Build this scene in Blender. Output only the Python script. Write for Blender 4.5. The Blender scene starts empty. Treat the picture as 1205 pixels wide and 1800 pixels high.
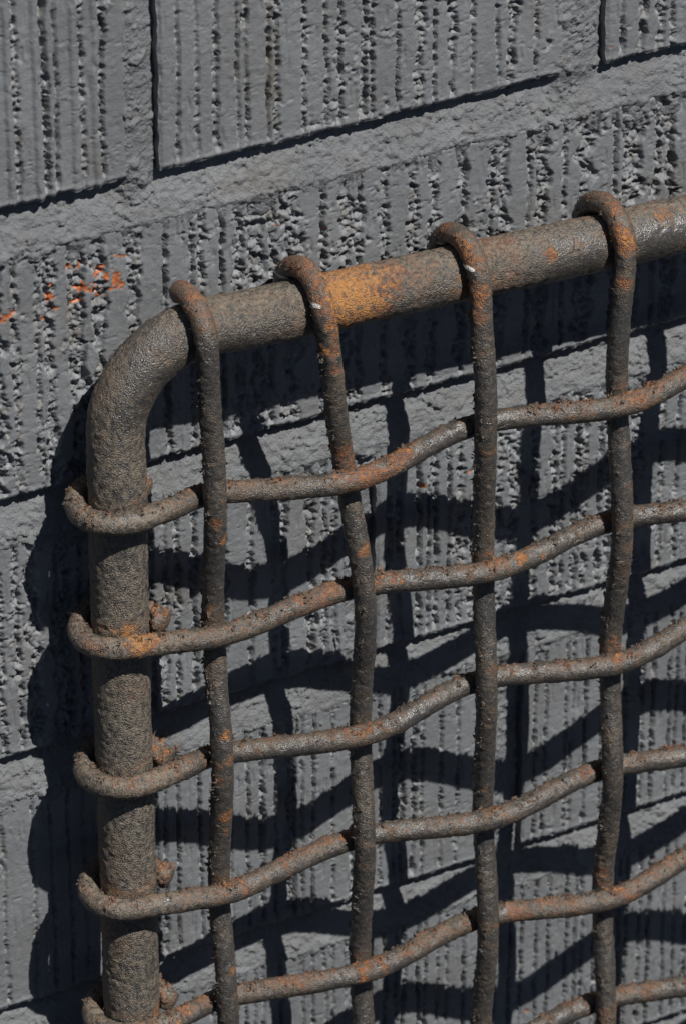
import bpy, math, random
import numpy as np

# ------------------------------------------------------------------ camera, light, exposure
scene = bpy.context.scene
MM = 0.001
PITCH, YAW = math.radians(31.7), math.radians(28.0)
DIST = 1.8543
fwd = np.array([math.sin(YAW) * math.cos(PITCH), math.cos(YAW) * math.cos(PITCH), -math.sin(PITCH)])
cam_d = bpy.data.cameras.new('camera')
cam = bpy.data.objects.new('camera', cam_d)
scene.collection.objects.link(cam)
cam.location = tuple(-DIST * fwd)
cam.rotation_euler = (math.radians(90) - PITCH, 0, -YAW)
cam_d.sensor_fit = 'VERTICAL'
cam_d.sensor_height = 23.6
cam_d.lens = 8270 / 1800 * 23.6
cam_d.clip_start = 0.05
cam_d.clip_end = 100
cam_d.dof.use_dof = True
cam_d.dof.focus_distance = 1.80
cam_d.dof.aperture_fstop = 13
scene.camera = cam

SUN_FROM = np.array([0.285, -1.0, 1.48])
SUN_FROM /= np.linalg.norm(SUN_FROM)
elev = math.asin(SUN_FROM[2])
world = bpy.data.worlds.new('World')
scene.world = world
world.use_nodes = True
wn = world.node_tree
sky = wn.nodes.new('ShaderNodeTexSky')
sky.sky_type = 'NISHITA'
sky.sun_disc = False
sky.air_density = 0.4
sky.dust_density = 1.2
sky.ozone_density = 0.2
sky.altitude = 2000
sky.sun_elevation = elev
sky.sun_rotation = math.atan2(SUN_FROM[0], SUN_FROM[1])
wn.links.new(sky.outputs['Color'], wn.nodes['Background'].inputs['Color'])
wn.nodes['Background'].inputs['Strength'].default_value = 0.05
sun_d = bpy.data.lights.new('sun', 'SUN')
sun_d.energy = 5.0
sun_d.angle = math.radians(0.53)
sun_d.color = (1.0, 0.96, 0.91)
sun = bpy.data.objects.new('sun', sun_d)
scene.collection.objects.link(sun)
from mathutils import Vector
sun.rotation_euler = Vector(tuple(SUN_FROM)).to_track_quat('Z', 'Y').to_euler()
scene.view_settings.view_transform = 'Standard'
scene.view_settings.look = 'None'
scene.view_settings.gamma = 1
scene.view_settings.use_curve_mapping = False
scene.view_settings.exposure = 0.22

# ------------------------------------------------------------------ noise in numpy
def _hash(*ints):
    h = np.zeros(np.broadcast(*ints).shape, dtype=np.uint32)
    for k, i in zip((0x9E3779B1, 0x85EBCA77, 0xC2B2AE3D, 0x27D4EB2F), ints):
        h ^= (i.astype(np.int64) & 0xFFFFFFFF).astype(np.uint32) * np.uint32(k)
        h ^= h >> np.uint32(15)
        h = h * np.uint32(0x2C1B3C6D)
        h ^= h >> np.uint32(12)
    h = h * np.uint32(0x297A2D39)
    h ^= h >> np.uint32(15)
    return h

def rnd(*ints):
    return _hash(*ints).astype(np.float64) / 4294967295.0

def noise2(x, y, seed=0):
    """gradient noise, about -0.7..0.7 scaled to about -1..1"""
    x, y = np.broadcast_arrays(np.asarray(x, float), np.asarray(y, float))
    xi, yi = np.floor(x), np.floor(y)
    fx, fy = x - xi, y - yi
    ix, iy = xi.astype(np.int64), yi.astype(np.int64)
    s = np.full(1, seed, np.int64)
    u = fx * fx * fx * (fx * (fx * 6 - 15) + 10)
    v = fy * fy * fy * (fy * (fy * 6 - 15) + 10)
    out = 0
    for dx in (0, 1):
        for dy in (0, 1):
            a = rnd(ix + dx, iy + dy, s) * 6.2831853
            g = np.cos(a) * (fx - dx) + np.sin(a) * (fy - dy)
            out = out + g * (u if dx else 1 - u) * (v if dy else 1 - v)
    return out * 1.5

def noise3(p, seed=0):
    pi = np.floor(p)
    f = p - pi
    i = pi.astype(np.int64)
    w = f * f * f * (f * (f * 6 - 15) + 10)
    s = np.full(1, seed, np.int64)
    out = 0
    for dx in (0, 1):
        for dy in (0, 1):
            for dz in (0, 1):
                h = _hash(i[:, 0] + dx, i[:, 1] + dy, i[:, 2] + dz, s)
                gx = (h & np.uint32(1023)).astype(float) / 511.5 - 1
                gy = ((h >> np.uint32(10)) & np.uint32(1023)).astype(float) / 511.5 - 1
                gz = ((h >> np.uint32(20)) & np.uint32(1023)).astype(float) / 511.5 - 1
                g = gx * (f[:, 0] - dx) + gy * (f[:, 1] - dy) + gz * (f[:, 2] - dz)
                out = out + g * (w[:, 0] if dx else 1 - w[:, 0]) * (w[:, 1] if dy else 1 - w[:, 1]) * (w[:, 2] if dz else 1 - w[:, 2])
    return out * 1.4

def worley(x, y, seed=0):
    """distance to the nearest and second nearest of jittered cell points"""
    xi, yi = np.floor(x).astype(np.int64), np.floor(y).astype(np.int64)
    s = np.full(1, seed, np.int64)
    d1 = np.full(x.shape, 9.0)
    d2 = np.full(x.shape, 9.0)
    cid = np.zeros(x.shape)
    for dx in (-1, 0, 1):
        for dy in (-1, 0, 1):
            jx, jy = xi + dx, yi + dy
            r1 = rnd(jx, jy, s)
            px = jx + r1
            py = jy + rnd(jx, jy, s + 77)
            d = np.sqrt((px - x) ** 2 + (py - y) ** 2)
            n = d < d1
            d2 = np.where(n, d1, np.minimum(d2, d))
            cid = np.where(n, rnd(jx, jy, s + 991), cid)
            d1 = np.where(n, d, d1)
    return d1, d2, cid

def sstep(a, b, x):
    t = np.clip((x - a) / (b - a), 0, 1)
    return t * t * (3 - 2 * t)

# ------------------------------------------------------------------ mesh helpers
def mesh_from_arrays(name, co, quads, mat, attrs=None, smooth=True):
    me = bpy.data.meshes.new(name)
    n, q = len(co), len(quads)
    me.vertices.add(n)
    me.vertices.foreach_set('co', (np.asarray(co) * MM).astype(np.float32).ravel())
    me.loops.add(q * 4)
    me.loops.foreach_set('vertex_index', np.asarray(quads, np.int32).ravel())
    me.polygons.add(q)
    me.polygons.foreach_set('loop_start', np.arange(0, q * 4, 4, dtype=np.int32))
    me.update(calc_edges=True)
    me.polygons.foreach_set('use_smooth', np.full(q, smooth, dtype=bool))
    for k, v in (attrs or {}).items():
        a = me.attributes.new(k, 'FLOAT', 'POINT')
        a.data.foreach_set('value', np.asarray(v, np.float32).ravel())
    me.materials.append(mat)
    me.validate()
    return me

def add(name, me, parent=None, loc=(0, 0, 0)):
    o = bpy.data.objects.new(name, me)
    scene.collection.objects.link(o)
    o.parent = parent
    o.location = loc
    return o

def grid_quads(nr, nc, wrap=False):
    r = np.arange(nr - 1)[:, None]
    c = np.arange(nc if wrap else nc - 1)[None, :]
    c2 = (c + 1) % nc
    return np.stack(np.broadcast_arrays(r * nc + c, r * nc + c2, (r + 1) * nc + c2, (r + 1) * nc + c), -1).reshape(-1, 4)

# ------------------------------------------------------------------ materials
def new_mat(name):
    m = bpy.data.materials.new(name)
    m.use_nodes = True
    nt = m.node_tree
    return m, nt, nt.nodes['Principled BSDF']

def nd(nt, typ, **kw):
    n = nt.nodes.new(typ)
    for k, v in kw.items():
        if k in n.inputs.keys():
            n.inputs[k].default_value = v
        else:
            setattr(n, k, v)
    return n

def mixc(nt, fac, a, b):
    m = nt.nodes.new('ShaderNodeMix')
    m.data_type = 'RGBA'
    for sock, val in ((m.inputs[0], fac), (m.inputs[6], a), (m.inputs[7], b)):
        if isinstance(val, (tuple, list)):
            sock.default_value = (*val, 1)
        elif isinstance(val, (int, float)):
            sock.default_value = val
        else:
            nt.links.new(val, sock)
    return m.outputs[2]

def mth(nt, op, a, b=None, c=None, clamp=False):
    m = nt.nodes.new('ShaderNodeMath')
    m.operation = op
    m.use_clamp = clamp
    for k, v in enumerate((a, b, c)):
        if v is None:
            continue
        if isinstance(v, (int, float)):
            m.inputs[k].default_value = v
        else:
            nt.links.new(v, m.inputs[k])
    return m.outputs[0]

def maprange(nt, v, a, b, c=0.0, d=1.0):
    m = nt.nodes.new('ShaderNodeMapRange')
    nt.links.new(v, m.inputs[0])
    for k, x in enumerate((a, b, c, d)):
        m.inputs[k + 1].default_value = x
    return m.outputs[0]

def tex(nt, scale, detail=4, rough=0.55, vec=None):
    if vec is None:
        vec = nt.nodes.new('ShaderNodeNewGeometry').outputs['Position']
    t = nd(nt, 'ShaderNodeTexNoise', Scale=scale, Detail=detail, Roughness=rough)
    nt.links.new(vec, t.inputs['Vector'])
    return t.outputs['Fac']

def wall_material(name, base, rough, fine):
    m, nt, p = new_mat(name)
    a_chip = nd(nt, 'ShaderNodeAttribute', attribute_name='chip').outputs['Fac']
    a_dirt = nd(nt, 'ShaderNodeAttribute', attribute_name='dirt').outputs['Fac']
    n1 = tex(nt, 28, 5)
    n2 = tex(nt, 160, 4)
    n3 = tex(nt, 900, 3)
    c = mixc(nt, maprange(nt, n1, 0.35, 0.68), tuple(x * 0.86 for x in base), tuple(x * 1.14 for x in base))
    c = mixc(nt, maprange(nt, n2, 0.42, 0.75, 0, 0.30), c, (base[0] * 0.86, base[1] * 0.82, base[2] * 0.76))
    # a little pale grit caught in the paint
    c = mixc(nt, maprange(nt, n3, 0.70, 0.78, 0, 0.5), c, (base[0] * 1.5, base[1] * 1.45, base[2] * 1.35))
    c = mixc(nt, mth(nt, 'MULTIPLY', a_dirt, maprange(nt, n2, 0.25, 0.6)), c, (0.125, 0.115, 0.10))
    chipc = mixc(nt, maprange(nt, tex(nt, 420, 3), 0.35, 0.65), (0.24, 0.055, 0.018), (0.50, 0.165, 0.055))
    c = mixc(nt, maprange(nt, a_chip, 0.35, 0.55), c, chipc)
    nt.links.new(c, p.inputs['Base Color'])
    nt.links.new(maprange(nt, n2, 0.3, 0.7, rough - 0.1, rough + 0.12), p.inputs['Roughness'])
    p.inputs['Specular IOR Level'].default_value = 0.4
    b = nd(nt, 'ShaderNodeBump', Strength=fine, Distance=0.0006)
    nt.links.new(mth(nt, 'ADD', tex(nt, 1100, 4, 0.6), mth(nt, 'MULTIPLY', tex(nt, 300, 3), 1.4)), b.inputs['Height'])
    nt.links.new(b.outputs['Normal'], p.inputs['Normal'])
    return m

M_BRICK = wall_material('grey_painted_brick', (0.156, 0.164, 0.173), 0.50, 0.45)
M_MORTAR = wall_material('grey_painted_mortar', (0.146, 0.153, 0.161), 0.68, 1.2)

def metal_material(name):
    m, nt, p = new_mat(name)
    geo = nt.nodes.new('ShaderNodeNewGeometry')
    a_r = nd(nt, 'ShaderNodeAttribute', attribute_name='rust').outputs['Fac']
    a_d = nd(nt, 'ShaderNodeAttribute', attribute_name='dust').outputs['Fac']
    a_h = nd(nt, 'ShaderNodeAttribute', attribute_name='pit').outputs['Fac']
    n1 = tex(nt, 130, 5, 0.6)
    n2 = tex(nt, 520, 4, 0.6)
    n3 = tex(nt, 1500, 3, 0.6)
    r = mth(nt, 'ADD', a_r, mth(nt, 'MULTIPLY', mth(nt, 'SUBTRACT', n2, 0.5), maprange(nt, a_r, 0.1, 0.6, 0.55, 1.1)))
    r = mth(nt, 'ADD', r, mth(nt, 'MULTIPLY', mth(nt, 'SUBTRACT', n1, 0.5), maprange(nt, a_r, 0.1, 0.6, 0.60, 0.9)))
    ramp = nt.nodes.new('ShaderNodeValToRGB')
    nt.links.new(r, ramp.inputs[0])
    e = ramp.color_ramp.elements
    stops = [(0.0, (0.042, 0.041, 0.041)), (0.18, (0.053, 0.049, 0.045)), (0.34, (0.078, 0.060, 0.044)),
             (0.46, (0.098, 0.058, 0.036)), (0.62, (0.150, 0.054, 0.021)), (0.80, (0.260, 0.095, 0.019)), (1.0, (0.380, 0.165, 0.034))]
    e[0].position, e[0].color = stops[0][0], (*stops[0][1], 1)
    e[1].position, e[1].color = stops[-1][0], (*stops[-1][1], 1)
    for pos, col in stops[1:-1]:
        x = e.new(pos)
        x.color = (*col, 1)
    c = ramp.outputs['Color']
    spot = mth(nt, 'MULTIPLY', maprange(nt, tex(nt, 330, 4, 0.6), 0.55, 0.64), maprange(nt, a_r, 0.4, 0.7, 0.0, 0.75))
    c = mixc(nt, spot, c, (0.075, 0.050, 0.045))
    a_b = nd(nt, 'ShaderNodeAttribute', attribute_name='bare_glint').outputs['Fac']
    # sandy dust lodged in the hollows
    a_g = nd(nt, 'ShaderNodeAttribute', attribute_name='grit').outputs['Fac']
    dm = mth(nt, 'MULTIPLY', a_d, maprange(nt, n2, 0.40, 0.62), clamp=True)
    dm = mth(nt, 'MAXIMUM', dm, mth(nt, 'MULTIPLY', a_h, mth(nt, 'MULTIPLY', a_g, maprange(nt, n1, 0.35, 0.65, 0.0, 0.6))), clamp=True)
    c = mixc(nt, dm, c, (0.165, 0.138, 0.104))
    c = mixc(nt, maprange(nt, tex(nt, 1050, 3, 0.6), 0.50, 0.62, 0, 0.55), c, (0.020, 0.018, 0.016))
    c = mixc(nt, maprange(nt, tex(nt, 760, 3, 0.65), 0.57, 0.66, 0, 0.5), c, (0.135, 0.108, 0.076))
    c = mixc(nt, maprange(nt, n3, 0.62, 0.70, 0, 0.75), c, (0.27, 0.22, 0.16))
    c = mixc(nt, maprange(nt, a_b, 0.4, 0.6), c, (0.62, 0.60, 0.57))  # pale colour stands in for the glint of chipped metal
    nt.links.new(c, p.inputs['Base Color'])
    rr = maprange(nt, mth(nt, 'ADD', r, mth(nt, 'MULTIPLY', dm, 0.6)), 0.1, 0.6, 0.30, 0.66)
    nt.links.new(rr, p.inputs['Roughness'])
    p.inputs['Specular IOR Level'].default_value = 0.7
    b = nd(nt, 'ShaderNodeBump', Strength=0.75, Distance=0.0006)
    # thin cracks across the scale
    vor = nd(nt, 'ShaderNodeTexVoronoi', feature='DISTANCE_TO_EDGE', Scale=170)
    wob = nd(nt, 'ShaderNodeTexNoise', Scale=260, Detail=3)
    nt.links.new(geo.outputs['Position'], wob.inputs['Vector'])
    vm = nt.nodes.new('ShaderNodeVectorMath')
    vm.operation = 'MULTIPLY_ADD'
    nt.links.new(wob.outputs['Color'], vm.inputs[0])
    vm.inputs[1].default_value = (0.004, 0.004, 0.004)
    nt.links.new(geo.outputs['Position'], vm.inputs[2])
    nt.links.new(vm.outputs[0], vor.inputs['Vector'])
    crack = mth(nt, 'MULTIPLY', maprange(nt, vor.outputs['Distance'], 0.0, 0.05, -1.0, 0.0), maprange(nt, n1, 0.56, 0.64))
    grit = nd(nt, 'ShaderNodeTexVoronoi', feature='F1', Scale=1700)
    nt.links.new(geo.outputs['Position'], grit.inputs['Vector'])
    rough_h = mth(nt, 'ADD', mth(nt, 'MULTIPLY', n2, 0.55), mth(nt, 'MULTIPLY', grit.outputs['Distance'], -0.8))
    rough_h = mth(nt, 'ADD', rough_h, mth(nt, 'MULTIPLY', tex(nt, 1900, 2, 0.5), 1.2))
    hgt = mth(nt, 'ADD', mth(nt, 'MULTIPLY', rough_h, maprange(nt, a_g, 0.0, 1.0, 0.24, 1.35)), crack)
    nt.links.new(hgt, b.inputs['Height'])
    nt.links.new(b.outputs['Normal'], p.inputs['Normal'])
    return m

M_RUST = metal_material('rusted_steel')

# ------------------------------------------------------------------ the wall
wall = bpy.data.objects.new('brick_wall', None)
scene.collection.objects.link(wall)
wall['label'] = 'grey painted brick wall with raked vertical texture behind the rusty grille'
wall['category'] = 'wall'
wall['kind'] = 'thing'

VIEW_X, VIEW_Z = (-172, 190), (-330, 268)
WALL_X, WALL_Z = (-235, 262), (-428, 390)

def axis(a, b, lo, hi, fine, coarse):
    """sample positions from a to b: fine inside lo..hi, coarse outside"""
    pts = [a]
    x = a
    while x < b - 1e-6:
        step = fine if (lo - 1 <= x <= hi) else coarse
        x = min(b, x + step)
        pts.append(x)
    if len(pts) > 2 and pts[-1] - pts[-2] < 0.3 * fine:
        pts.pop(-2)
    return np.array(pts)

CHIPS = [(-90.9,147.3,0.8,1.6),(-94.3,145.5,0.7,0.5),(-91.6,138.2,1.6,0.9),(-94.9,138.8,1.1,0.6),(-114.2,139.2,1.3,1.6),(-109.8,137.8,1.0,1.8),(-101.4,133.9,2.3,2.1),(-99.1,131.0,1.3,2.1),(-95.2,129.5,2.0,3.2),(-93.6,126.6,2.3,1.6),(-97.6,125.8,1.8,0.8),(-108.7,128.6,3.0,1.8),(-104.6,127.6,2.5,1.1),(-102.1,124.0,2.0,1.1),(-121.8,133.5,1.3,1.3),(-122.2,128.6,1.8,1.8),(-111.7,122.9,2.5,1.1),(-125.1,120.4,1.3,1.1),(-141.5,124.7,2.0,2.1),(-138.5,125.1,1.5,2.1),(-120.5,123.3,2.0,0.8),(36.5,1.4,1.0,1.1),(29.5,5.2,0.8,0.8),(57.4,2.3,0.6,1.1),(19.8,81.6,0.8,0.8),(20.5,55.8,0.6,0.6),(9.7,-250.8,0.9,0.9),(-6.8,-187.9,0.6,0.6),(90.0,-280.0,0.9,0.9),(-27.3,134.6,0.5,0.6),(-6.7,127.5,0.5,0.6),(91.0,137.0,0.5,0.5),(117,176,0.7,0.4)]

def chip_field(X, Z):
    c = np.zeros(X.shape)
    n = 1.0 * noise2(X / 1.2, Z / 0.9, 501) + 0.5 * noise2(X / 0.6, Z / 0.6, 502) - 0.14
    for cx, cz, rx, rz in CHIPS:
        if cx < X.min() - 5 or cx > X.max() + 5 or cz < Z.min() - 5 or cz > Z.max() + 5:
            continue
        d = np.sqrt(((X - cx) / (rx * 1.05)) ** 2 + ((Z - cz) / (rz * 1.05)) ** 2)
        c = np.maximum(c, 1.25 - 0.8 * d + n)
    return np.clip(c * sstep(0.2, 0.5, c), 0, 1)

def brick(x0, x1, z0, z1, seed, tear=0.5, ridge=0.0, pitch=(6.5, 9.5), depth=1.0, bands=(0.4, 0.6, 0.9, 1.3), tear_fn=None, dirt_fn=None):
    xs = axis(x0, x1, VIEW_X[0], VIEW_X[1], 0.55, 2.6)
    zs = axis(z0, z1, VIEW_Z[0], VIEW_Z[1], 0.55, 2.6)
    X, Z = np.meshgrid(xs, zs)
    rg = random.Random(seed)
    # uneven arrises
    ex0, ex1, ez0, ez1 = X - x0, x1 - X, Z - z0, z1 - Z
    gX, gZ = X.copy(), Z.copy()
    gX += (0.8 * noise2(Z / 12, 0 * X + 3.3, seed) + 0.22 * noise2(Z / 3.0, 0 * X + 1.3, seed + 1)) * (np.exp(-ex0 / 3) + np.exp(-ex1 / 3))
    gZ += (1.0 * noise2(X / 11, 0 * X + 5.3, seed + 2) + 0.45 * noise2(X / 2.2, 0 * X + 7.7, seed + 3)) * (np.exp(-ez0 / 3) + np.exp(-ez1 / 3))
    # how torn the face is here
    T = tear + 0.50 * noise2(X / 22, Z / 34, seed + 4) + 0.35 * noise2(X / 7, Z / 13, seed + 5)
    if tear_fn is not None:
        T = T + tear_fn(X, Z)
    T = np.clip(T, 0, 1)
    h = 0.30 * noise2(X / 34, Z / 40, seed + 6) + 0.10 * noise2(X / 6, Z / 16, seed + 7) + 0.07 * noise2(X / 2.0, Z / 5, seed + 8) + 0.10 * noise2(X / 3.5, Z / 3.0, seed + 30)
    h += 0.55 * np.clip(noise2(X / 4.0, Z / 3.0, seed + 31) - 0.45, 0, 1) - 0.6 * np.clip(noise2(X / 2.2, Z / 2.0, seed + 32) - 0.55, 0, 1)
    cut = np.zeros(X.shape)
    mask = np.zeros(X.shape)
    gx = x0 + rg.uniform(5, 8)
    k = 0
    while gx < x1 - 3:
        w_extra = rg.choice(bands)
        dp = rg.uniform(0.85, 1.5) * depth
        run = rg.choice((3.2, 5.0, 9.0, 16.0, 26.0))
        bias = rg.uniform(-0.05, 0.45)
        lo, hi_ = np.searchsorted(xs, gx - 9), np.searchsorted(xs, gx + 9)
        if hi_ > lo:
            s = np.s_[:, lo:hi_]
            zc = zs[:, None]
            wander = 0.8 * noise2(zc / 28, 0 * zc + k * 3.1, seed + 9) + 0.30 * noise2(zc / 3.2, 0 * zc + k * 1.7, seed + 10)
            side = np.where(X[s] > gx, 17.3, 0.0)
            rag = noise2(zc / 2.3 + side, 0 * zc + k * 5.9 + side, seed + 11)
            rag2 = noise2(zc / 8.5 + side, 0 * zc + k * 2.9 + side, seed + 12)
            tz = T[s]
            w = 0.55 + (0.25 + tz) * w_extra * np.clip(0.8 + 1.1 * rag2, 0.0, 2.2) + 0.80 * rag * (0.25 + tz)
            w = np.clip(w, 0.40, 6.5)
            d = np.abs(X[s] - gx - wander)
            m = 1 - sstep(w * 0.80 - 0.1, w + 0.30, d)
            on = sstep(-0.30, 0.20, noise2(zc / run, 0 * zc + k * 4.1, seed + 13) + 0.35 * noise2(zc / 2.8, 0 * zc + k * 6.1, seed + 33) + bias + 1.1 * (tz - 0.35))
            dd = dp * (0.75 + 0.85 * on)
            cut[s] = np.maximum(cut[s], m * dd)
            mask[s] = np.maximum(mask[s], m * (0.2 + 0.8 * on))
            if ridge > 0:
                rr = rg.uniform(1.6, 2.2)
                hh = ridge * rg.uniform(0.6, 1.15)
                dr = np.abs(X[s] - gx + w_extra * 0.5 + rr + 0.5 - 0.6 * wander)
                h[s] += hh * np.clip(1 - (dr / rr) ** 2, 0, 1) ** 0.6 * (0.85 + 0.2 * rag2)
        gx += rg.uniform(*pitch) * rg.choice((0.45, 0.65, 0.8, 0.95, 1.05, 1.25)) + 0.8 * max(0, w_extra - 1.2)
        k += 1
    # fine drag lines between the grooves
    fine = noise2(X / 1.15 + 0.35 * noise2(X / 6, Z / 14, seed + 34), Z / 17, seed + 35)
    h -= 0.55 * sstep(0.30, 0.62, fine) * sstep(-0.15, 0.35, noise2(X / 9, Z / 11, seed + 36)) * (0.5 + 0.5 * depth)
    h += 0.22 * sstep(0.35, 0.7, -fine) * sstep(-0.1, 0.4, noise2(X / 8, Z / 16, seed + 37))
    # short transverse rips
    rip = noise2(X / 3.4, Z / 0.95, seed + 38)
    h -= 0.5 * sstep(0.38, 0.62, rip) * sstep(0.10, 0.45, noise2(X / 9, Z / 9, seed + 39) + 0.4 * (T - 0.4))
    keep_edge = 0.25 + 0.75 * sstep(0.8, 4.5, ez0)
    cut = cut * keep_edge
    mask = mask * keep_edge
    # torn clay: crumbs and downward-dragged scales
    wx = 1.3 * noise2(X / 3.4, Z / 3.4, seed + 20) + 0.5 * noise2(X / 1.4, Z / 1.4, seed + 27)
    wz = 1.3 * noise2(X / 3.4 + 9, Z / 3.4, seed + 21) + 0.5 * noise2(X / 1.4, Z / 1.4 + 5, seed + 28)
    d1, d2, cid = worley((X + wx) / 2.4, (Z + wz) / 2.1, seed + 14)
    crumb = np.clip(1 - (d1 * 1.2) ** 2, 0, 1) * (0.3 + 0.9 * cid)
    e1, e2, cie = worley((X + 1.3 * wx) / 5.4, (Z + 1.3 * wz) / 4.4, seed + 15)
    crumb2 = np.clip(1 - (e1 * 1.05) ** 2, 0, 1) ** 0.7 * cie ** 1.5 + 0.20 * noise2(X / 1.7, Z / 1.4, seed + 29)
    split = 1 - sstep(0.02, 0.16, e2 - e1)
    saw = np.mod(-(Z / 5.6) + 1.3 * noise2(X / 6.5, Z / 9, seed + 16) + 0.25 * noise2(X / 1.5, Z / 3, seed + 17), 1.0)
    saw = saw * (1 - sstep(0.90, 1.0, saw))
    pit = sstep(0.20, 0.48, noise2(X / 2.9, Z / 2.5, seed + 18))
    torn = mask * (0.7 * crumb + 1.45 * crumb2 + 0.9 * saw * sstep(0.2, 0.6, T) - 1.5 * pit - 0.7 * split) * (0.45 + 0.55 * depth)
    hi = sstep(0.62, 0.95, T)
    rough2 = sstep(0.0, 0.35, noise2(X / 7, Z / 9, seed + 19))
    h = h - cut + torn + hi * (1 - mask) * rough2 * (0.75 * crumb2 + 0.45 * crumb - 0.5 - 1.0 * pit - 0.5 * split + 0.5 * saw)
    # shallow cross tears on the smooth strips
    ct = np.abs(noise2(X / 9, Z / 5.0, seed + 22))
    h -= 0.45 * (1 - sstep(0.0, 0.05, ct)) * sstep(0.1, 0.5, noise2(X / 7, Z / 12, seed + 23))
    # worn edges
    ed = np.minimum(np.minimum(ex0, ex1), np.minimum(ez0, ez1))
    h -= 1.2 * (1 - sstep(0.0, 1.6, ed)) * (0.7 + 0.5 * noise2(X / 4, Z / 4, seed + 24))
    h += 0.35 * np.exp(-((ez0 - 1.9) / 0.9) ** 2) * (1 - mask)
    chip = chip_field(X, Z)
    h -= 0.45 * sstep(0.35, 0.5, chip)
    dirt = np.clip(0.20 * sstep(0.25, 0.6, noise2(X / 12, Z / 30, seed + 25)) + 0.5 * mask * sstep(0.0, 0.5, noise2(X / 9, Z / 9, seed + 26)) + 0.25 * sstep(0.2, 0.6, noise2(X / 30, Z / 45, seed + 40)), 0, 1)
    if dirt_fn is not None:
        dirt = np.clip(dirt + dirt_fn(X, Z), 0, 1)
    nr, nc = X.shape
    co = np.stack([gX, -h, gZ], -1).reshape(-1, 3)
    quads = grid_quads(nr, nc)
    # side faces back into the wall, with an edge of their own
    idx = np.arange(nr * nc).reshape(nr, nc)
    loop = np.concatenate([idx[0, :-1], idx[:-1, -1], idx[-1, :0:-1], idx[:0:-1, 0]])
    nl = len(loop)
    front = co[loop].copy()
    mid = front.copy()
    mid[:, 1] = 4.0
    back = front.copy()
    back[:, 1] = 16.0
    cx, cz = (x0 + x1) / 2, (z0 + z1) / 2
    back[:, 0] = np.clip(back[:, 0], x0 + 0.6, x1 - 0.6)
    back[:, 2] = np.clip(back[:, 2], z0 + 0.6, z1 - 0.6)
    b0 = len(co)
    k0 = np.arange(nl)
    k1 = (k0 + 1) % nl
    side = np.concatenate([np.stack([b0 + k1, b0 + k0, b0 + nl + k0, b0 + nl + k1], -1),
                           np.stack([b0 + nl + k1, b0 + nl + k0, b0 + 2 * nl + k0, b0 + 2 * nl + k1], -1)])
    co = np.concatenate([co, front, mid, back])
    ctr = np.array([cx, 0, cz])
    pad = np.zeros(3 * nl)
    me = mesh_from_arrays('brick', co - ctr, np.concatenate([quads, side]), M_BRICK,
                          {'chip': np.concatenate([chip.ravel(), pad]), 'dirt': np.concatenate([dirt.ravel(), pad])})
    add('brick', me, wall, tuple(ctr * MM))

def bump2(cx, cz, rx, rz, amp):
    return lambda X, Z: amp * np.exp(-((X - cx) / rx) ** 2 - ((Z - cz) / rz) ** 2)

JOINT = 19.0
BEDS = [289.5, 169.5, 46.5, -70.5, -190.5, -310.0]          # undersides of the courses
HEADS = {1: [(-89, -76), (95, 114.5)], 2: [(-188, -174), (178, 192)], 3: [(1, 15), (-189, -174), (188, 203)],
         4: [(-109, -96), (73, 85)], 5: [(1, 15), (-189, -174), (188, 203)], 0: [(1, 15), (-189, -174), (188, 203)], 6: [(-91, -77), (97, 111)]}
course_z = [(BEDS[0], WALL_Z[1])] + [(BEDS[i], BEDS[i - 1] - JOINT) for i in range(1, len(BEDS))] + [(WALL_Z[0], BEDS[-1] - JOINT)]

# top course
z0, z1 = course_z[1]
brick(WALL_X[0], -89, z0, z1, 11, tear=0.45, ridge=1.25, pitch=(8.0, 11.0), depth=1.6, bands=(0.8, 1.2, 1.7))
brick(-76, 95, z0, z1, 23, tear=0.36, pitch=(7.5, 9.5), depth=1.5, bands=(0.3, 0.5, 1.0, 1.8),
      tear_fn=lambda X, Z: 0.55 * np.exp(-((X - 5) / 34) ** 2) + 0.2 * sstep(30, 70, X) - 0.42 * np.exp(-((X + 62) / 22) ** 2),
      dirt_fn=lambda X, Z: 0.75 * sstep(3.2, 2.2, np.abs(X + 29.5)) * sstep(175, 190, Z))
brick(114.5, WALL_X[1], z0, z1, 37, tear=0.70, pitch=(7.0, 9.5), depth=1.5, bands=(0.9, 1.5, 2.2))
# the long rough course behind the rail
z0, z1 = course_z[2]
brick(-174, 178, z0, z1, 41, tear=0.74, pitch=(7.0, 10.5), depth=1.7, bands=(0.8, 1.3, 2.0, 3.0, 4.8))
brick(WALL_X[0], -188, z0, z1, 43, tear=0.5)
brick(192, WALL_X[1], z0, z1, 47, tear=0.5)
z0, z1 = course_z[3]
brick(-174, 1, z0, z1, 53, tear=0.45, pitch=(7.0, 9.5), depth=1.7, bands=(0.4, 0.8, 1.5, 2.2), tear_fn=lambda X, Z: 0.35 * sstep(-70, -100, X))
brick(15, 188, z0, z1, 59, tear=0.50, pitch=(7.0, 9.5), depth=1.7, bands=(0.4, 0.8, 1.5, 2.4), tear_fn=lambda X, Z: -0.5 * sstep(45, 20, X) + 0.2 * sstep(60, 90, X))
brick(WALL_X[0], -189, z0, z1, 61)
brick(203, WALL_X[1], z0, z1, 67)
z0, z1 = course_z[4]
brick(WALL_X[0], -109, z0, z1, 71, tear=0.15, pitch=(8, 12), depth=1.1)
brick(-96, 73, z0, z1, 73, tear=0.28, pitch=(6.0, 8.5), depth=1.9, bands=(0.2, 0.4, 0.7, 1.3))
brick(85, WALL_X[1], z0, z1, 79, tear=0.30, pitch=(6.0, 8.5), depth=1.9, bands=(0.2, 0.4, 0.8))
z0, z1 = course_z[5]
brick(WALL_X[0], -189, z0, z1, 81)
brick(-174, 1, z0, z1, 83, tear=0.25, depth=1.3)
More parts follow.
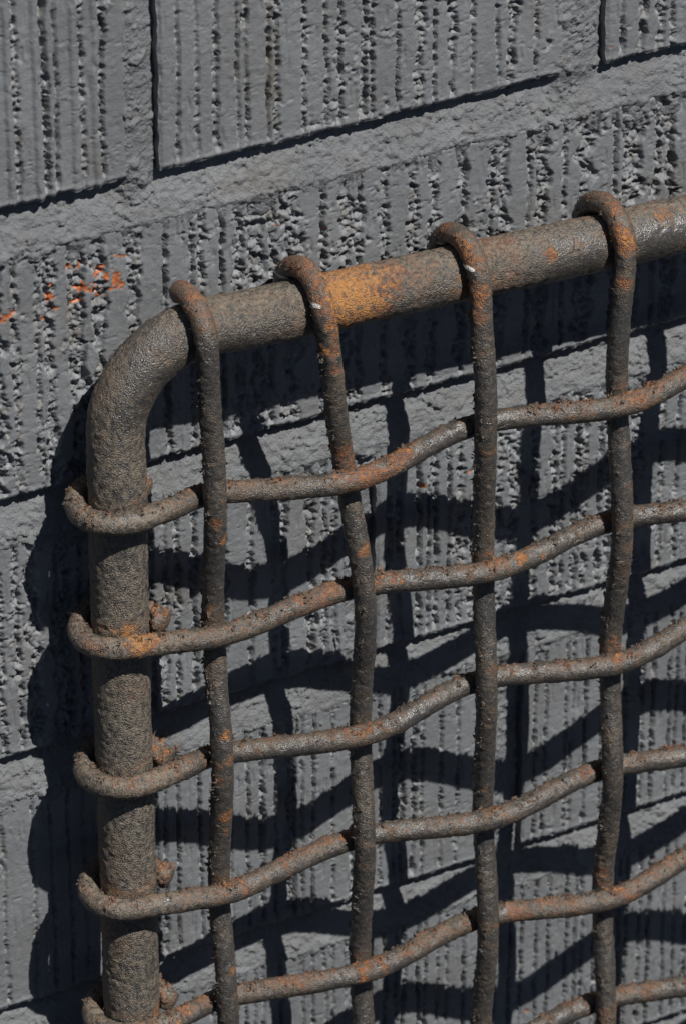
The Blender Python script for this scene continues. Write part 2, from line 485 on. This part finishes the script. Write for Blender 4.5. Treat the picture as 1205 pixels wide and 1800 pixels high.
brick(15, 188, z0, z1, 89, tear=0.30, pitch=(6.0, 8.5), depth=1.9, bands=(0.2, 0.4, 0.8))
brick(203, WALL_X[1], z0, z1, 97)
z0, z1 = course_z[0]
for k, (a, b) in enumerate(((WALL_X[0], -189), (-174, 1), (15, 188), (203, WALL_X[1]))):
    brick(a, b, z0, z1, 101 + k)
z0, z1 = course_z[6]
for k, (a, b) in enumerate(((WALL_X[0], -91), (-77, 97), (111, WALL_X[1]))):
    brick(a, b, z0, z1, 111 + k)

def build_mortar():
    xs = axis(WALL_X[0], WALL_X[1], VIEW_X[0], VIEW_X[1], 0.62, 3.0)
    zl = []
    zs = axis(WALL_Z[0], WALL_Z[1], VIEW_Z[0], VIEW_Z[1], 0.62, 3.0)
    X, Z = np.meshgrid(xs, zs)
    y = np.full(X.shape, -9.0)                        # height towards the viewer
    keep = np.zeros(X.shape, bool)
    # head joints
    headm = np.zeros(X.shape)
    heady = np.full(X.shape, -9.0)
    for ci, (c0, c1) in enumerate(course_z):
        for a, b in HEADS[ci]:
            inr = (X > a - 4.0) & (X < b + 2.0) & (Z > c0 - 12) & (Z < c1 + 4)
            u = np.clip((X - a) / (b - a), -0.4, 1.1)
            v = -1.2 - 3.8 * np.clip(u, 0, 1.1) ** 1.8
            v = np.where(u < 0, -0.6 + 6 * u + 1.4 * noise2(X / 4, Z / 6, 703), v)
            heady = np.where(inr, v, heady)
            headm = np.maximum(headm, inr * sstep(-0.35, 0.1, u) * (1 - sstep(0.95, 1.12, u)))
            keep |= inr & (Z > c0 - 1) & (Z < c1 + 1)
    # bed joints: deep under the upper brick, flush and smeared on the lower one
    wob = 0.8 * noise2(X / 40, 0 * X + 2.2, 705)
    for bi, zb in enumerate(BEDS):
        t = (zb - Z) / JOINT
        inr = (t > -0.16) & (t < 1.55)
        deep = 6.6 + 1.2 * noise2(X / 25, 0 * X + bi * 7.7, 706)
        prof = np.clip(1 - (t + 0.06 * wob) / 1.0, 0, 1.2)
        bed = -deep * np.clip(prof, 0, 1) ** 1.25 - 0.1
        bed = bed * (1 - headm * sstep(0.75, 0.0, t)) + headm * sstep(0.75, 0.0, t) * np.maximum(heady, bed)
        over = np.clip(t - 1, 0, 9) * JOINT
        smear = 0.55 + 1.3 * noise2(X / 9, Z / 9, 707 + bi) + 0.7 * noise2(X / 3.2, Z / 4.5, 719 + bi)
        bed = np.where(t > 0.93, bed + np.minimum(0.45, 0.30 + 0.3 * smear) * sstep(0.93, 1.05, t) - (0.34 * over ** 1.1) * (1.1 - 0.6 * np.clip(smear, -0.5, 1.2)), bed)
        # trowel crease running along the joint
        crease = np.abs(t - 0.62 - 0.10 * noise2(X / 30, 0 * X + bi, 731)) * JOINT
        bed -= 0.55 * (1 - sstep(0.1, 0.6, crease)) * sstep(-0.1, 0.35, noise2(X / 22, 0 * X + bi * 3, 733))
        y = np.where(inr, bed, y)
        keep |= inr
    inhead = keep & (y <= -8.9)
    y = np.where(inhead, heady, y)
    # sand
    wx = 0.4 * noise2(X / 1.5, Z / 1.5, 741)
    d1, d2, cid = worley((X + wx) / 1.5, (Z - wx) / 1.35, 743)
    e1, e2, cie = worley((X + 2 * wx) / 5.0, Z / 4.2, 745)
    grain = sstep(-0.3, 0.5, noise2(X / 16, Z / 11, 747))
    y += 0.95 * np.clip(1 - (d1 * 1.25) ** 2, 0, 1) * (cid ** 2) * (0.35 + 0.9 * grain)
    y += 1.3 * np.clip(1 - (e1 * 1.5) ** 2, 0, 1) * sstep(0.80, 0.98, cie)
    f1, f2, cif = worley((X - wx) / 2.6, (Z + wx) / 2.2, 759)
    y += 0.7 * np.clip(1 - (f1 * 1.3) ** 2, 0, 1) * sstep(0.5, 1.0, cif) * (0.3 + 0.7 * grain)
    y += 0.30 * noise2(X / 0.75 + 3, Z / 0.75, 761) * (0.4 + grain)
    y += 0.35 * noise2(X / 3.0, Z / 3.0, 749) + 0.16 * noise2(X / 1.1, Z / 1.1, 751) + 0.35 * noise2(X / 11, Z / 8, 753)
    y -= 1.3 * sstep(0.40, 0.62, noise2(X / 2.4, Z / 2.0, 755)) * grain
    dirt = 0.9 * np.exp(-((X + 34) / 9) ** 2 - ((Z - 155) / 6) ** 2) + 0.22 * sstep(0.1, 0.6, noise2(X / 14, Z / 10, 757))
    nr, nc = X.shape
    quads = grid_quads(nr, nc)
    k = keep.ravel()
    quads = quads[k[quads].all(1)]
    used = np.unique(quads)
    remap = np.full(nr * nc, -1)
    remap[used] = np.arange(len(used))
    co = np.stack([X, -y, Z], -1).reshape(-1, 3)[used]
    me = mesh_from_arrays('mortar', co, remap[quads], M_MORTAR,
                          {'chip': np.zeros(len(used)), 'dirt': np.clip(dirt, 0, 1).ravel()[used]})
    add('mortar', me, wall)

build_mortar()

# ------------------------------------------------------------------ the grille
grille = bpy.data.objects.new('wire_grille', None)
scene.collection.objects.link(grille)
grille['label'] = 'rusty woven wire grille on a bent pipe frame leaning against the grey wall'
grille['category'] = 'grille'

PIPE_R, WIRE_R = 11.1, 4.35
HPOST = {1: 49.0, 2: -4.8, 3: -66.3, 4: -122.0, 5: -181.0, 6: -240.0, 7: -299.0}
# crossings: (uprights i = 1.., cross wires j = 1..), metric X and Z in the wall's plane
VX = {1: [-75.9, -74.9, -76.5, -76.3, -77.9, -77.5, -79], 2: [-18.9, -15.0, -14.0, -16.9, -16.1, -17.5, -17],
      3: [36.6, 39.6, 37.1, 39.4, 37.5, 37.8, 36.5], 4: [97.4, 96.6, 96.2, 93.9, 94.3, 92.3, 93],
      5: [153.5, 152.6, 153.2, 151.0, 151.5, 149.8, 150.0], 6: [210, 211, 209, 210, 207, 208, 207]}
HZ = {1: [46.9, 44.8, 49.8, 49.8, 53.0, 52.0], 2: [-9.5, -9.7, -10.4, -8.2, -9.5, -7.5], 3: [-70.0, -70.7, -66.8, -68.0, -64.0, -66.0],
      4: [-128.1, -126.1, -126.4, -124.7, -125.5, -123.0], 5: [-185.9, -184.0, -181.5, -181.7, -178.0, -180.0],
      6: [-243.5, -244.0, -241.5, -240.7, -240.5, -238.0], 7: [-302, -301, -300, -299, -298, -297]}
RAILX = {1: -76.8, 2: -28.0, 3: 37.4, 4: 101.0, 5: 157.0, 6: 212.0}

def post_x(z):
    return np.interp(z, [-420, -185, -100, -18, 44, 78], [-118.5, -114.0, -112.3, -110.6, -108.7, -108.0])

def post_h(z):
    return np.interp(z, [-420, -185, -100, -18, 44, 78, 112], [43.0, 35.2, 31.8, 27.2, 24.2, 23.0, 22.5])

def rail_z(x):
    return 112.6 - 0.0303 * (x + 63)

def rail_h(x):
    return 22.5 + 0.016 * (x + 75)

def catmull(P, step):
    P = np.asarray(P, float)
    Q = np.vstack([2 * P[0] - P[1], P, 2 * P[-1] - P[-2]])
    out = []
    for i in range(1, len(Q) - 2):
        p0, p1, p2, p3 = Q[i - 1], Q[i], Q[i + 1], Q[i + 2]
        # centripetal parametrisation keeps the bends tight
        t0 = 0
        t1 = t0 + max(np.linalg.norm(p1 - p0), 1e-6) ** 0.5
        t2 = t1 + max(np.linalg.norm(p2 - p1), 1e-6) ** 0.5
        t3 = t2 + max(np.linalg.norm(p3 - p2), 1e-6) ** 0.5
        n = max(2, int(np.linalg.norm(p2 - p1) / step * 2))
        t = np.linspace(t1, t2, n, endpoint=False)[:, None]
        a1 = (t1 - t) / (t1 - t0) * p0 + (t - t0) / (t1 - t0) * p1
        a2 = (t2 - t) / (t2 - t1) * p1 + (t - t1) / (t2 - t1) * p2
        a3 = (t3 - t) / (t3 - t2) * p2 + (t - t2) / (t3 - t2) * p3
        b1 = (t2 - t) / (t2 - t0) * a1 + (t - t0) / (t2 - t0) * a2
        b2 = (t3 - t) / (t3 - t1) * a2 + (t - t1) / (t3 - t1) * a3
        out.append((t2 - t) / (t2 - t1) * b1 + (t - t1) / (t2 - t1) * b2)
    C = np.vstack(out + [P[-1:]])
    s = np.concatenate([[0], np.cumsum(np.linalg.norm(np.diff(C, axis=0), axis=1))])
    m = int(s[-1] / step)
    u = np.linspace(0, s[-1], m + 1)
    return np.stack([np.interp(u, s, C[:, k]) for k in range(3)], -1)

PATCH = [(-12.0,-34.0,118.0,12.5,1.0),(-20.3,-34.0,115.0,8.0,0.95),(4.4,-34.0,121.6,7.0,0.66),(19.0,-34.0,121.3,7.0,0.45),(-6.0,-34,112,7,0.88),(71.8,-36.0,113.2,2.2,0.8),(124.4,-36.0,117.7,4.0,0.7),(-31.4,-43.0,120.6,4.0,0.6),(-27.8,-43.0,102.7,3.1,0.8),(-25.9,-43.0,93.6,2.2,0.7),(32.8,-42.0,125.3,4.9,0.6),(33.9,-44.0,110.1,4.9,0.8),(34.2,-46.0,101.2,3.1,0.7),(95.1,-42.0,124.2,4.5,0.5),(98.7,-44.0,116.1,4.5,0.8),(98.1,-46.0,99.3,2.7,0.7),(-80.4,-30.0,136.7,2.7,0.5),(-36.9,-30.0,134.5,3.1,0.5),(30.9,-32.0,133.2,3.6,0.6),(94.5,-32.0,131.4,4.0,0.6),(-16.4,-48.0,49.9,10.1,0.6),(-0.3,-50.0,53.5,5.6,0.8),(-40.7,-48.0,53.6,3.1,0.5),(-24.0,-44.0,53.3,2.7,0.7),(-33.9,-44.0,-6.1,7.8,0.6),(-25.3,-44.0,-4.8,3.6,0.7),(-49.8,-46.0,-7.9,4.0,0.5),(-110.9,-45.0,-1.9,4.5,0.9),(-104.9,-45.0,-0.7,2.7,0.8),(-124.5,-42.0,54.5,3.1,0.7),(-129.1,-42.0,54.2,1.8,0.6),(-116.4,-40.0,58.5,3.1,0.6),(-73.3,-44.0,32.6,2.0,0.8),(-78.0,-44.0,41.6,2.2,0.6),(-75.9,-46.0,-53.7,1.8,0.8),(-75.5,-46.0,-64.4,1.8,0.7),(-76.2,-46.0,-91.2,2.5,0.8),(-76.3,-46.0,-99.4,1.6,0.7),(-76.5,-47.0,-165.4,1.8,0.8),(-75.9,-47.0,-177.0,2.0,0.8),(-75.5,-47.0,-185.7,1.8,0.8),(-15.2,-46.0,12.8,2.7,0.7),(-11.5,-46.0,23.3,1.8,0.5),(-7.5,-48.0,-6.0,3.1,0.8),(0.5,-48.0,-6.3,2.7,0.8),(50.4,-54.0,-6.8,2.0,0.9),(60.2,-54.0,-8.2,1.3,0.8),(-116.5,-45.0,-124.7,2.0,0.8),(-100.7,-48.0,-126.8,2.0,0.8),(-95.7,-46.0,-177.6,3.6,0.7),(-104.9,-44.0,-182.8,4.5,0.8),(-128.3,-34.0,-2.4,2.2,0.6),(-125.5,-38.0,-3.5,1.8,0.6),(95.2,-54.0,-59.7,2.2,0.7),(90.5,-58.0,-172.2,3.1,0.7),(96.4,-58.0,-239.1,1.8,0.8),(103.6,-60.0,-116.9,4.5,0.6),(84.6,-56.0,-119.3,4.5,0.5),(74.4,-58.0,-176.8,6.7,0.5),(102.0,-62.0,-177.9,5.8,0.5),(54.1,-56.0,-179.1,5.4,0.6),(37.9,-54.0,-114.4,1.8,0.7),(39.5,-54.0,-127.5,1.8,0.5),(108.6,-54.0,50.0,2.2,0.5),(78.9,-52.0,52.0,3.6,0.4),(71.3,-52.0,50.3,2.2,0.4),(37.9,-52.0,-54.0,2.7,0.5),(-77.9,-44.0,-0.5,2.7,0.7),(-22.8,-44.0,55.9,2.2,0.6),(35.5,-50.0,-2.6,1.8,0.5),(-17.9,-52.0,-178.6,1.8,0.6),(-18.6,-48.0,-65.5,1.8,0.5),(114.1,-60.0,-244.1,4.5,0.5)]

BARE_GLINTS = [(-82.1, 138.4, 1.7, 1.2), (-32.1, 120.4, 1.6, 0.8), (33.6, 119.3, 1.1, 0.9)]      # metal chips, their white glint painted as pale colour
FLAKES = []

def tube(name, path, radius, seg, seed, crust=0.0, gritty=1.0, rust0=0.16, dust0=0.12, ends=(False, False), flake=0, tip=0.0, grit=0.5):
    T = np.gradient(path, axis=0)
    T /= np.linalg.norm(T, axis=1)[:, None]
    n = len(path)
    N = np.zeros((n, 3))
    ref = np.array([0, -1.0, 0.15]) if abs(T[0] @ np.array([0, -1, 0.15])) < 0.9 else np.array([0, 0, 1.0])
    v = ref - T[0] * (ref @ T[0])
    N[0] = v / np.linalg.norm(v)
    for i in range(1, n):
        v = N[i - 1] - T[i] * (N[i - 1] @ T[i])
        N[i] = v / np.linalg.norm(v)
    B = np.cross(T, N)
    ang = np.linspace(0, 2 * np.pi, seg, endpoint=False)
    dirs = (N[:, None, :] * np.cos(ang)[None, :, None] + B[:, None, :] * np.sin(ang)[None, :, None])
    base = (path[:, None, :] + dirs * radius).reshape(-1, 3)
    D = dirs.reshape(-1, 3)
    sd = seed * 13.7
    a = noise3(base / 7.0 + sd, seed)
    b = noise3(base / 2.4 + sd, seed + 1)
    c = noise3(base / 1.15 + sd, seed + 2)
    d = noise3(base / 14.0 + sd, seed + 3)
    lowf = noise3(base / 30.0 + sd, seed + 4)
    up = np.clip(D[:, 2] * 0.9 + 0.1, 0, 1)
    disp = gritty * (0.4 + 0.9 * grit) * (0.13 * a + 0.17 * b + 0.15 * c) + 0.30 * d
    scab = sstep(0.02, 0.30, b + 0.35 * a) * np.maximum(c + 0.35, 0)
    edge = np.clip(-D[:, 0], 0, 1) if abs(T[n // 2, 2]) > 0.7 else up
    disp += crust * (0.25 + 0.75 * edge ** 1.5) * 0.75 * scab
    pitm = sstep(0.30, 0.5, noise3(base / 3.4 + sd + 50, seed + 5))
    disp -= 0.28 * pitm * gritty * (0.3 + grit)
    rust = rust0 + 0.20 * lowf + 0.14 * d + 0.10 * pitm + crust * up * (0.12 + 0.36 * scab)
    if tip > 0:
        # the cut end has rusted to a crumbling scab
        along = np.repeat(np.arange(n), seg) * np.linalg.norm(path[1] - path[0])
        te = 1 - sstep(tip * 0.6, tip, along)
        rust += te * (0.15 + 0.30 * b)
        disp += te * (0.12 + 0.4 * a + 1.3 * np.maximum(b, -0.4) + 1.3 * c)
    if radius < 6:
        for i in VX:
            for j in HZ:
                cx, cz = VX[i][j - 1], HZ[j][i - 1]
                q = (np.abs(base[:, 0] - cx) < 11) & (np.abs(base[:, 2] - cz) < 11)
                if q.any():
                    e = np.hypot(base[q, 0] - cx, base[q, 2] - cz)
                    rust[q] += (0.10 + 0.12 * ((i * 7 + j * 5) % 4) / 3) * np.exp(-((e - 5.0) / 2.2) ** 2) * (1 + 1.5 * b[q])
    right = sstep(-20, 140, base[:, 0])
    rust += right * (0.07 if radius > 6 else 0.035) * (1 + 1.2 * a)
    px = noise3(base / 2.0, 907) * 0.75
    for X, Y, Z, r, amp in PATCH:
        q = (np.abs(base[:, 0] - X) < 3 * r + 3) & (np.abs(base[:, 2] - Z) < 3 * r + 3)
        if not q.any():
            continue
        e = base[q]
        dd = np.sqrt((e[:, 0] - X) ** 2 + (0.45 * (e[:, 1] - Y)) ** 2 + (e[:, 2] - Z) ** 2) / (r * 1.35) + px[q]
        rust[q] = np.maximum(rust[q], 0.92 * amp * (1 - sstep(0.45, 1.4, dd)))
    near_post = sstep(-88, -104, base[:, 0]) * sstep(100, 70, base[:, 2])
    dust = dust0 + 0.22 * up * (0.6 + lowf) + 0.35 * lowf + 0.80 * near_post
    if abs(T[n // 2, 2]) > 0.7:
        dust += 0.45 * np.clip(D[:, 0] - 0.35, 0, 1) * (1 + lowf)
    if radius > 6:
        rim = np.maximum(np.clip(-D[:, 0] - 0.45, 0, 1), np.clip(D[:, 2] - 0.6, 0, 1))
        dust += 0.18 + 0.55 * lowf + 0.35 * d + 1.6 * rim
        rust += 0.30 * rim * sstep(-0.1, 0.4, a + lowf)
        rust += 0.05 + 0.10 * sstep(0.0, 0.5, lowf)
        for zp in HPOST.values():
            q = np.abs(base[:, 2] - zp - 4.5) < 8
            rust[q] += 0.36 * np.exp(-((base[q, 2] - zp - 5.0 - 1.5 * d[q]) / 1.8) ** 2) * near_post[q] * (D[q, 1] < 0.4)
        for rx in RAILX.values():
            q = np.abs(base[:, 0] - rx) < 12
            rust[q] += 0.20 * np.exp(-((base[q, 0] - rx - 4.0 + 3 * d[q]) / 3.5) ** 2) * (base[q, 2] > 90)
    else:
        rust += 0.10 * near_post * (1 + b) + 0.27 * sstep(116, 128, base[:, 2]) * (1 + 0.8 * a)
    dust *= np.clip(1 - 1.2 * (rust - 0.45), 0, 1)
    pits = np.clip(-(b + 0.6 * c) * 1.2 - 0.25, 0, 1)
    co = base + D * disp[:, None]
    quads = grid_quads(n, seg, wrap=True)
    bare_glint = np.zeros(len(base))
    if radius < 6:
        for X, Z, rx, rz in BARE_GLINTS:
            e = np.sqrt(((base[:, 0] - X) / rx) ** 2 + ((base[:, 2] - Z) / rz) ** 2) + 0.35 * b
            bare_glint = np.maximum(bare_glint, (1.5 - e) * (D[:, 1] < 0.3))
    gr = grit * (0.72 + 0.9 * lowf + 0.3 * d) + 0.5 * crust * scab * (0.3 + up) + 0.5 * sstep(0.4, 0.7, rust)
    if radius > 6:
        gr += 0.25 * near_post
    attrs = {'grit': np.clip(gr, 0, 1), 'bare_glint': np.clip(bare_glint, 0, 1), 'rust': rust, 'dust': np.clip(dust, 0, 1), 'pit': pits}
    # rounded or flat ends
    for e, row in ((0, 0), (1, n - 1)):
        if not ends[e]:
            continue
        prev = np.arange(seg) + row * seg
        sgn = -1 if e == 0 else 1
        for kk, (sc, out) in enumerate(((0.80, 0.35), (0.45, 0.6), (0.02, 0.65))):
            ring = path[row] + dirs[row] * radius * sc * (1 + 0.25 * noise2(np.arange(seg) / 4.0, np.full(seg, kk + seed * 1.0), 3))[:, None] + sgn * T[row] * out * radius * 0.5
            start = len(co)
            co = np.vstack([co, ring])
            cur = start + np.arange(seg)
            nxt = np.roll(np.arange(seg), -1)
            f = np.stack([prev, prev[nxt], cur[nxt], cur], -1)
            quads = np.vstack([quads, f if e == 1 else f[:, ::-1]])
            prev = cur
            attrs['grit'] = np.concatenate([attrs['grit'], np.ones(seg)])
            attrs['bare_glint'] = np.concatenate([attrs['bare_glint'], np.zeros(seg)])
            attrs['rust'] = np.concatenate([attrs['rust'], np.full(seg, 0.45)])
            attrs['dust'] = np.concatenate([attrs['dust'], np.full(seg, 0.4)])
            attrs['pit'] = np.concatenate([attrs['pit'], np.full(seg, 0.2)])
    ctr = path[n // 2]
    me = mesh_from_arrays(name, co - ctr, quads[:, ::-1], M_RUST, attrs)
    o = add(name, me, grille, tuple(ctr * MM))
    if flake:
        rg = np.random.default_rng(seed)
        cand = np.where((edge > 0.45) & (D[:, 1] > -0.75) & (scab > 0.05) & (noise3(base / 7.0, seed + 8) > 0.02))[0]
        if len(cand):
            pick = rg.choice(cand, min(flake, len(cand)), replace=False)
            FLAKES.append((base[pick] + D[pick] * (disp[pick, None] - 0.1), D[pick], np.clip(0.75 * rust[pick] + rg.uniform(-0.05, 0.18, len(pick)), 0.05, 0.52)))
    return o

def xyz(x, h, z):
    return (x, -h, z)

# frame pipe: rail, bend, post
ctrl = []
for x in (262, 220, 170, 120, 70, 20, -30, -55):
    ctrl.append(xyz(x, rail_h(x), rail_z(x)))
bx, bz, br = -71.0, 76.8, 36.8
for a in np.radians([90, 105, 120, 135, 150, 165, 180]):
    ctrl.append(xyz(bx + br * math.cos(a), 22.5, bz + br * math.sin(a)))
for z in (60, 44, 10, -18, -60, -100, -150, -185, -240, -300, -360, -420):
    ctrl.append(xyz(float(post_x(z)), float(post_h(z)), z))
tube('frame_pipe', catmull(ctrl, 0.75), PIPE_R, 96, 5, crust=0.40, gritty=0.85, rust0=0.14, dust0=0.10, ends=(True, True), grit=0.8)

ABOVE = {1: [(-76.4, 92, 38.5), (-75.6, 72, 39.3)], 2: [(-25.6, 91, 39.4), (-23.0, 70, 38.2)], 3: [(37.3, 90, 42.6), (37.2, 70, 46.0)],
         4: [(98.6, 87, 42.6), (97.2, 68, 43.6)], 5: [(156, 88, 44.5), (154.5, 69, 49.5)], 6: [(211.5, 87, 45), (210.5, 68, 48)]}

def h_mean(x, z):
    return 36.0 + 0.06 * min(x + 95, 200) + 0.035 * max(0.0, 40 - z)

V_AMP, H_AMP = 3.7, 5.1
for i in VX:
    pts = []
    rx, rz, rh = RAILX[i], rail_z(RAILX[i]), rail_h(RAILX[i])
    R = PIPE_R + WIRE_R + 0.1
    for a in np.radians([112, 98, 84, 65, 40, 15] if i == 1 else [205, 175, 145, 115, 90, 65, 40, 15]):
        lean = (RAILX[i] - ABOVE[i][0][0]) * 0.25
        # a = 0 is the front of the rail, 90 its top, 180 its back
        hh = rh + R * math.cos(a)
        if hh < 4.9:
            hh = 4.9
        pts.append(xyz(rx + lean * math.sin(a) * 0.6 - 1.2 * max(0.0, -math.cos(a)), hh, rz + R * math.sin(a)))
    for x, z, h in ABOVE[i]:
        pts.append(xyz(x, h, z))
    for j in range(1, 8):
        s = 1 if (i + j) % 2 else -1
        x, z = VX[i][j - 1], HZ[j][i - 1]
        pts.append(xyz(x, h_mean(x, z) - V_AMP * s, z))
    pts.append(xyz(VX[i][-1], h_mean(VX[i][-1], -360), -362))
    vis = i <= 4
    tube('upright_wire', catmull(pts, 0.7 if vis else 1.6), WIRE_R, 38 if vis else 22, 20 + i, crust=0.5, gritty=1.15, rust0=0.145, dust0=0.02, grit=0.45,
         ends=(True, True), flake=700)

for j in HZ:
    pts = []
    zp = HPOST[j]
    px, ph = float(post_x(zp)), float(post_h(zp))
    R = PIPE_R + WIRE_R + 0.1
    stub = {1: 243, 2: 268, 3: 269, 4: 262, 5: 264, 6: 262, 7: 262}[j]
    # a = 270 is the post's right side, 180 its back, 90 its left, 0 its front
    for a in np.radians([stub, (stub + 195) / 2, 185, 155, 122, 90, 60, 30, 5]):
        hh = max(5.2, ph + R * math.cos(a))
        wrap = max(0.0, math.degrees(a) - 180) / 80
        pts.append(xyz(px - (R + 0.3 + 2.6 * wrap) * math.sin(a), hh, zp + 1.0 * max(0.0, -math.cos(a)) - 0.6 * math.sin(a) - 4.6 * wrap))
    for i in range(1, 7):
        s = 1 if (i + j) % 2 else -1
        x, z = VX[i][j - 1], HZ[j][i - 1]
        if i == 1:
            h1 = h_mean(x, z) + H_AMP * s
            pts.append(xyz((px + x) / 2 + 2, (ph + R + h1) / 2 + 0.6, (zp + z) / 2 + (0.4 if s < 0 else -0.3)))
        pts.append(xyz(x, h_mean(x, z) + H_AMP * s, z))
    pts.append(xyz(262, h_mean(262, HZ[j][-1]), HZ[j][-1] + 1))
    vis = j <= 6
    tube('cross_wire', catmull(pts, 0.7 if vis else 1.6), WIRE_R, 38 if vis else 22, 40 + j, crust=1.15, gritty=1.1, rust0=0.165, dust0=0.0, grit=0.40,
         ends=(True, True), flake=2200, tip=(16.0 if j > 1 else 9.0))

# loose scales of rust standing on the wires
def build_flakes():
    rg = np.random.default_rng(9)
    co, fc = [], []
    k = 0
    rs = []
    for P, D, rr in FLAKES:
        rs.append(rr)
        for p, d in zip(P, D):
            s = rg.uniform(0.30, 0.9)
            v = rg.normal(size=(4, 3)) * s * 0.75
            v[3] += d * s * 0.5
            co.append(p + v)
            fc += [(k, k + 1, k + 2), (k, k + 3, k + 1), (k + 1, k + 3, k + 2), (k + 2, k + 3, k)]
            k += 4
    co = np.vstack(co)
    me = bpy.data.meshes.new('rust_flakes')
    me.from_pydata((co * MM).tolist(), [], fc)
    r = np.repeat(np.concatenate(rs), 4)
    for n, v in (('rust', r), ('dust', 0 * r + 0.25), ('pit', 0 * r), ('bare_glint', 0 * r), ('grit', 0 * r + 1)):
        a = me.attributes.new(n, 'FLOAT', 'POINT')
        a.data.foreach_set('value', v.astype(np.float32))
    me.materials.append(M_RUST)
    o = add('rust_flakes', me, grille)
    o['kind'] = 'stuff'

build_flakes()
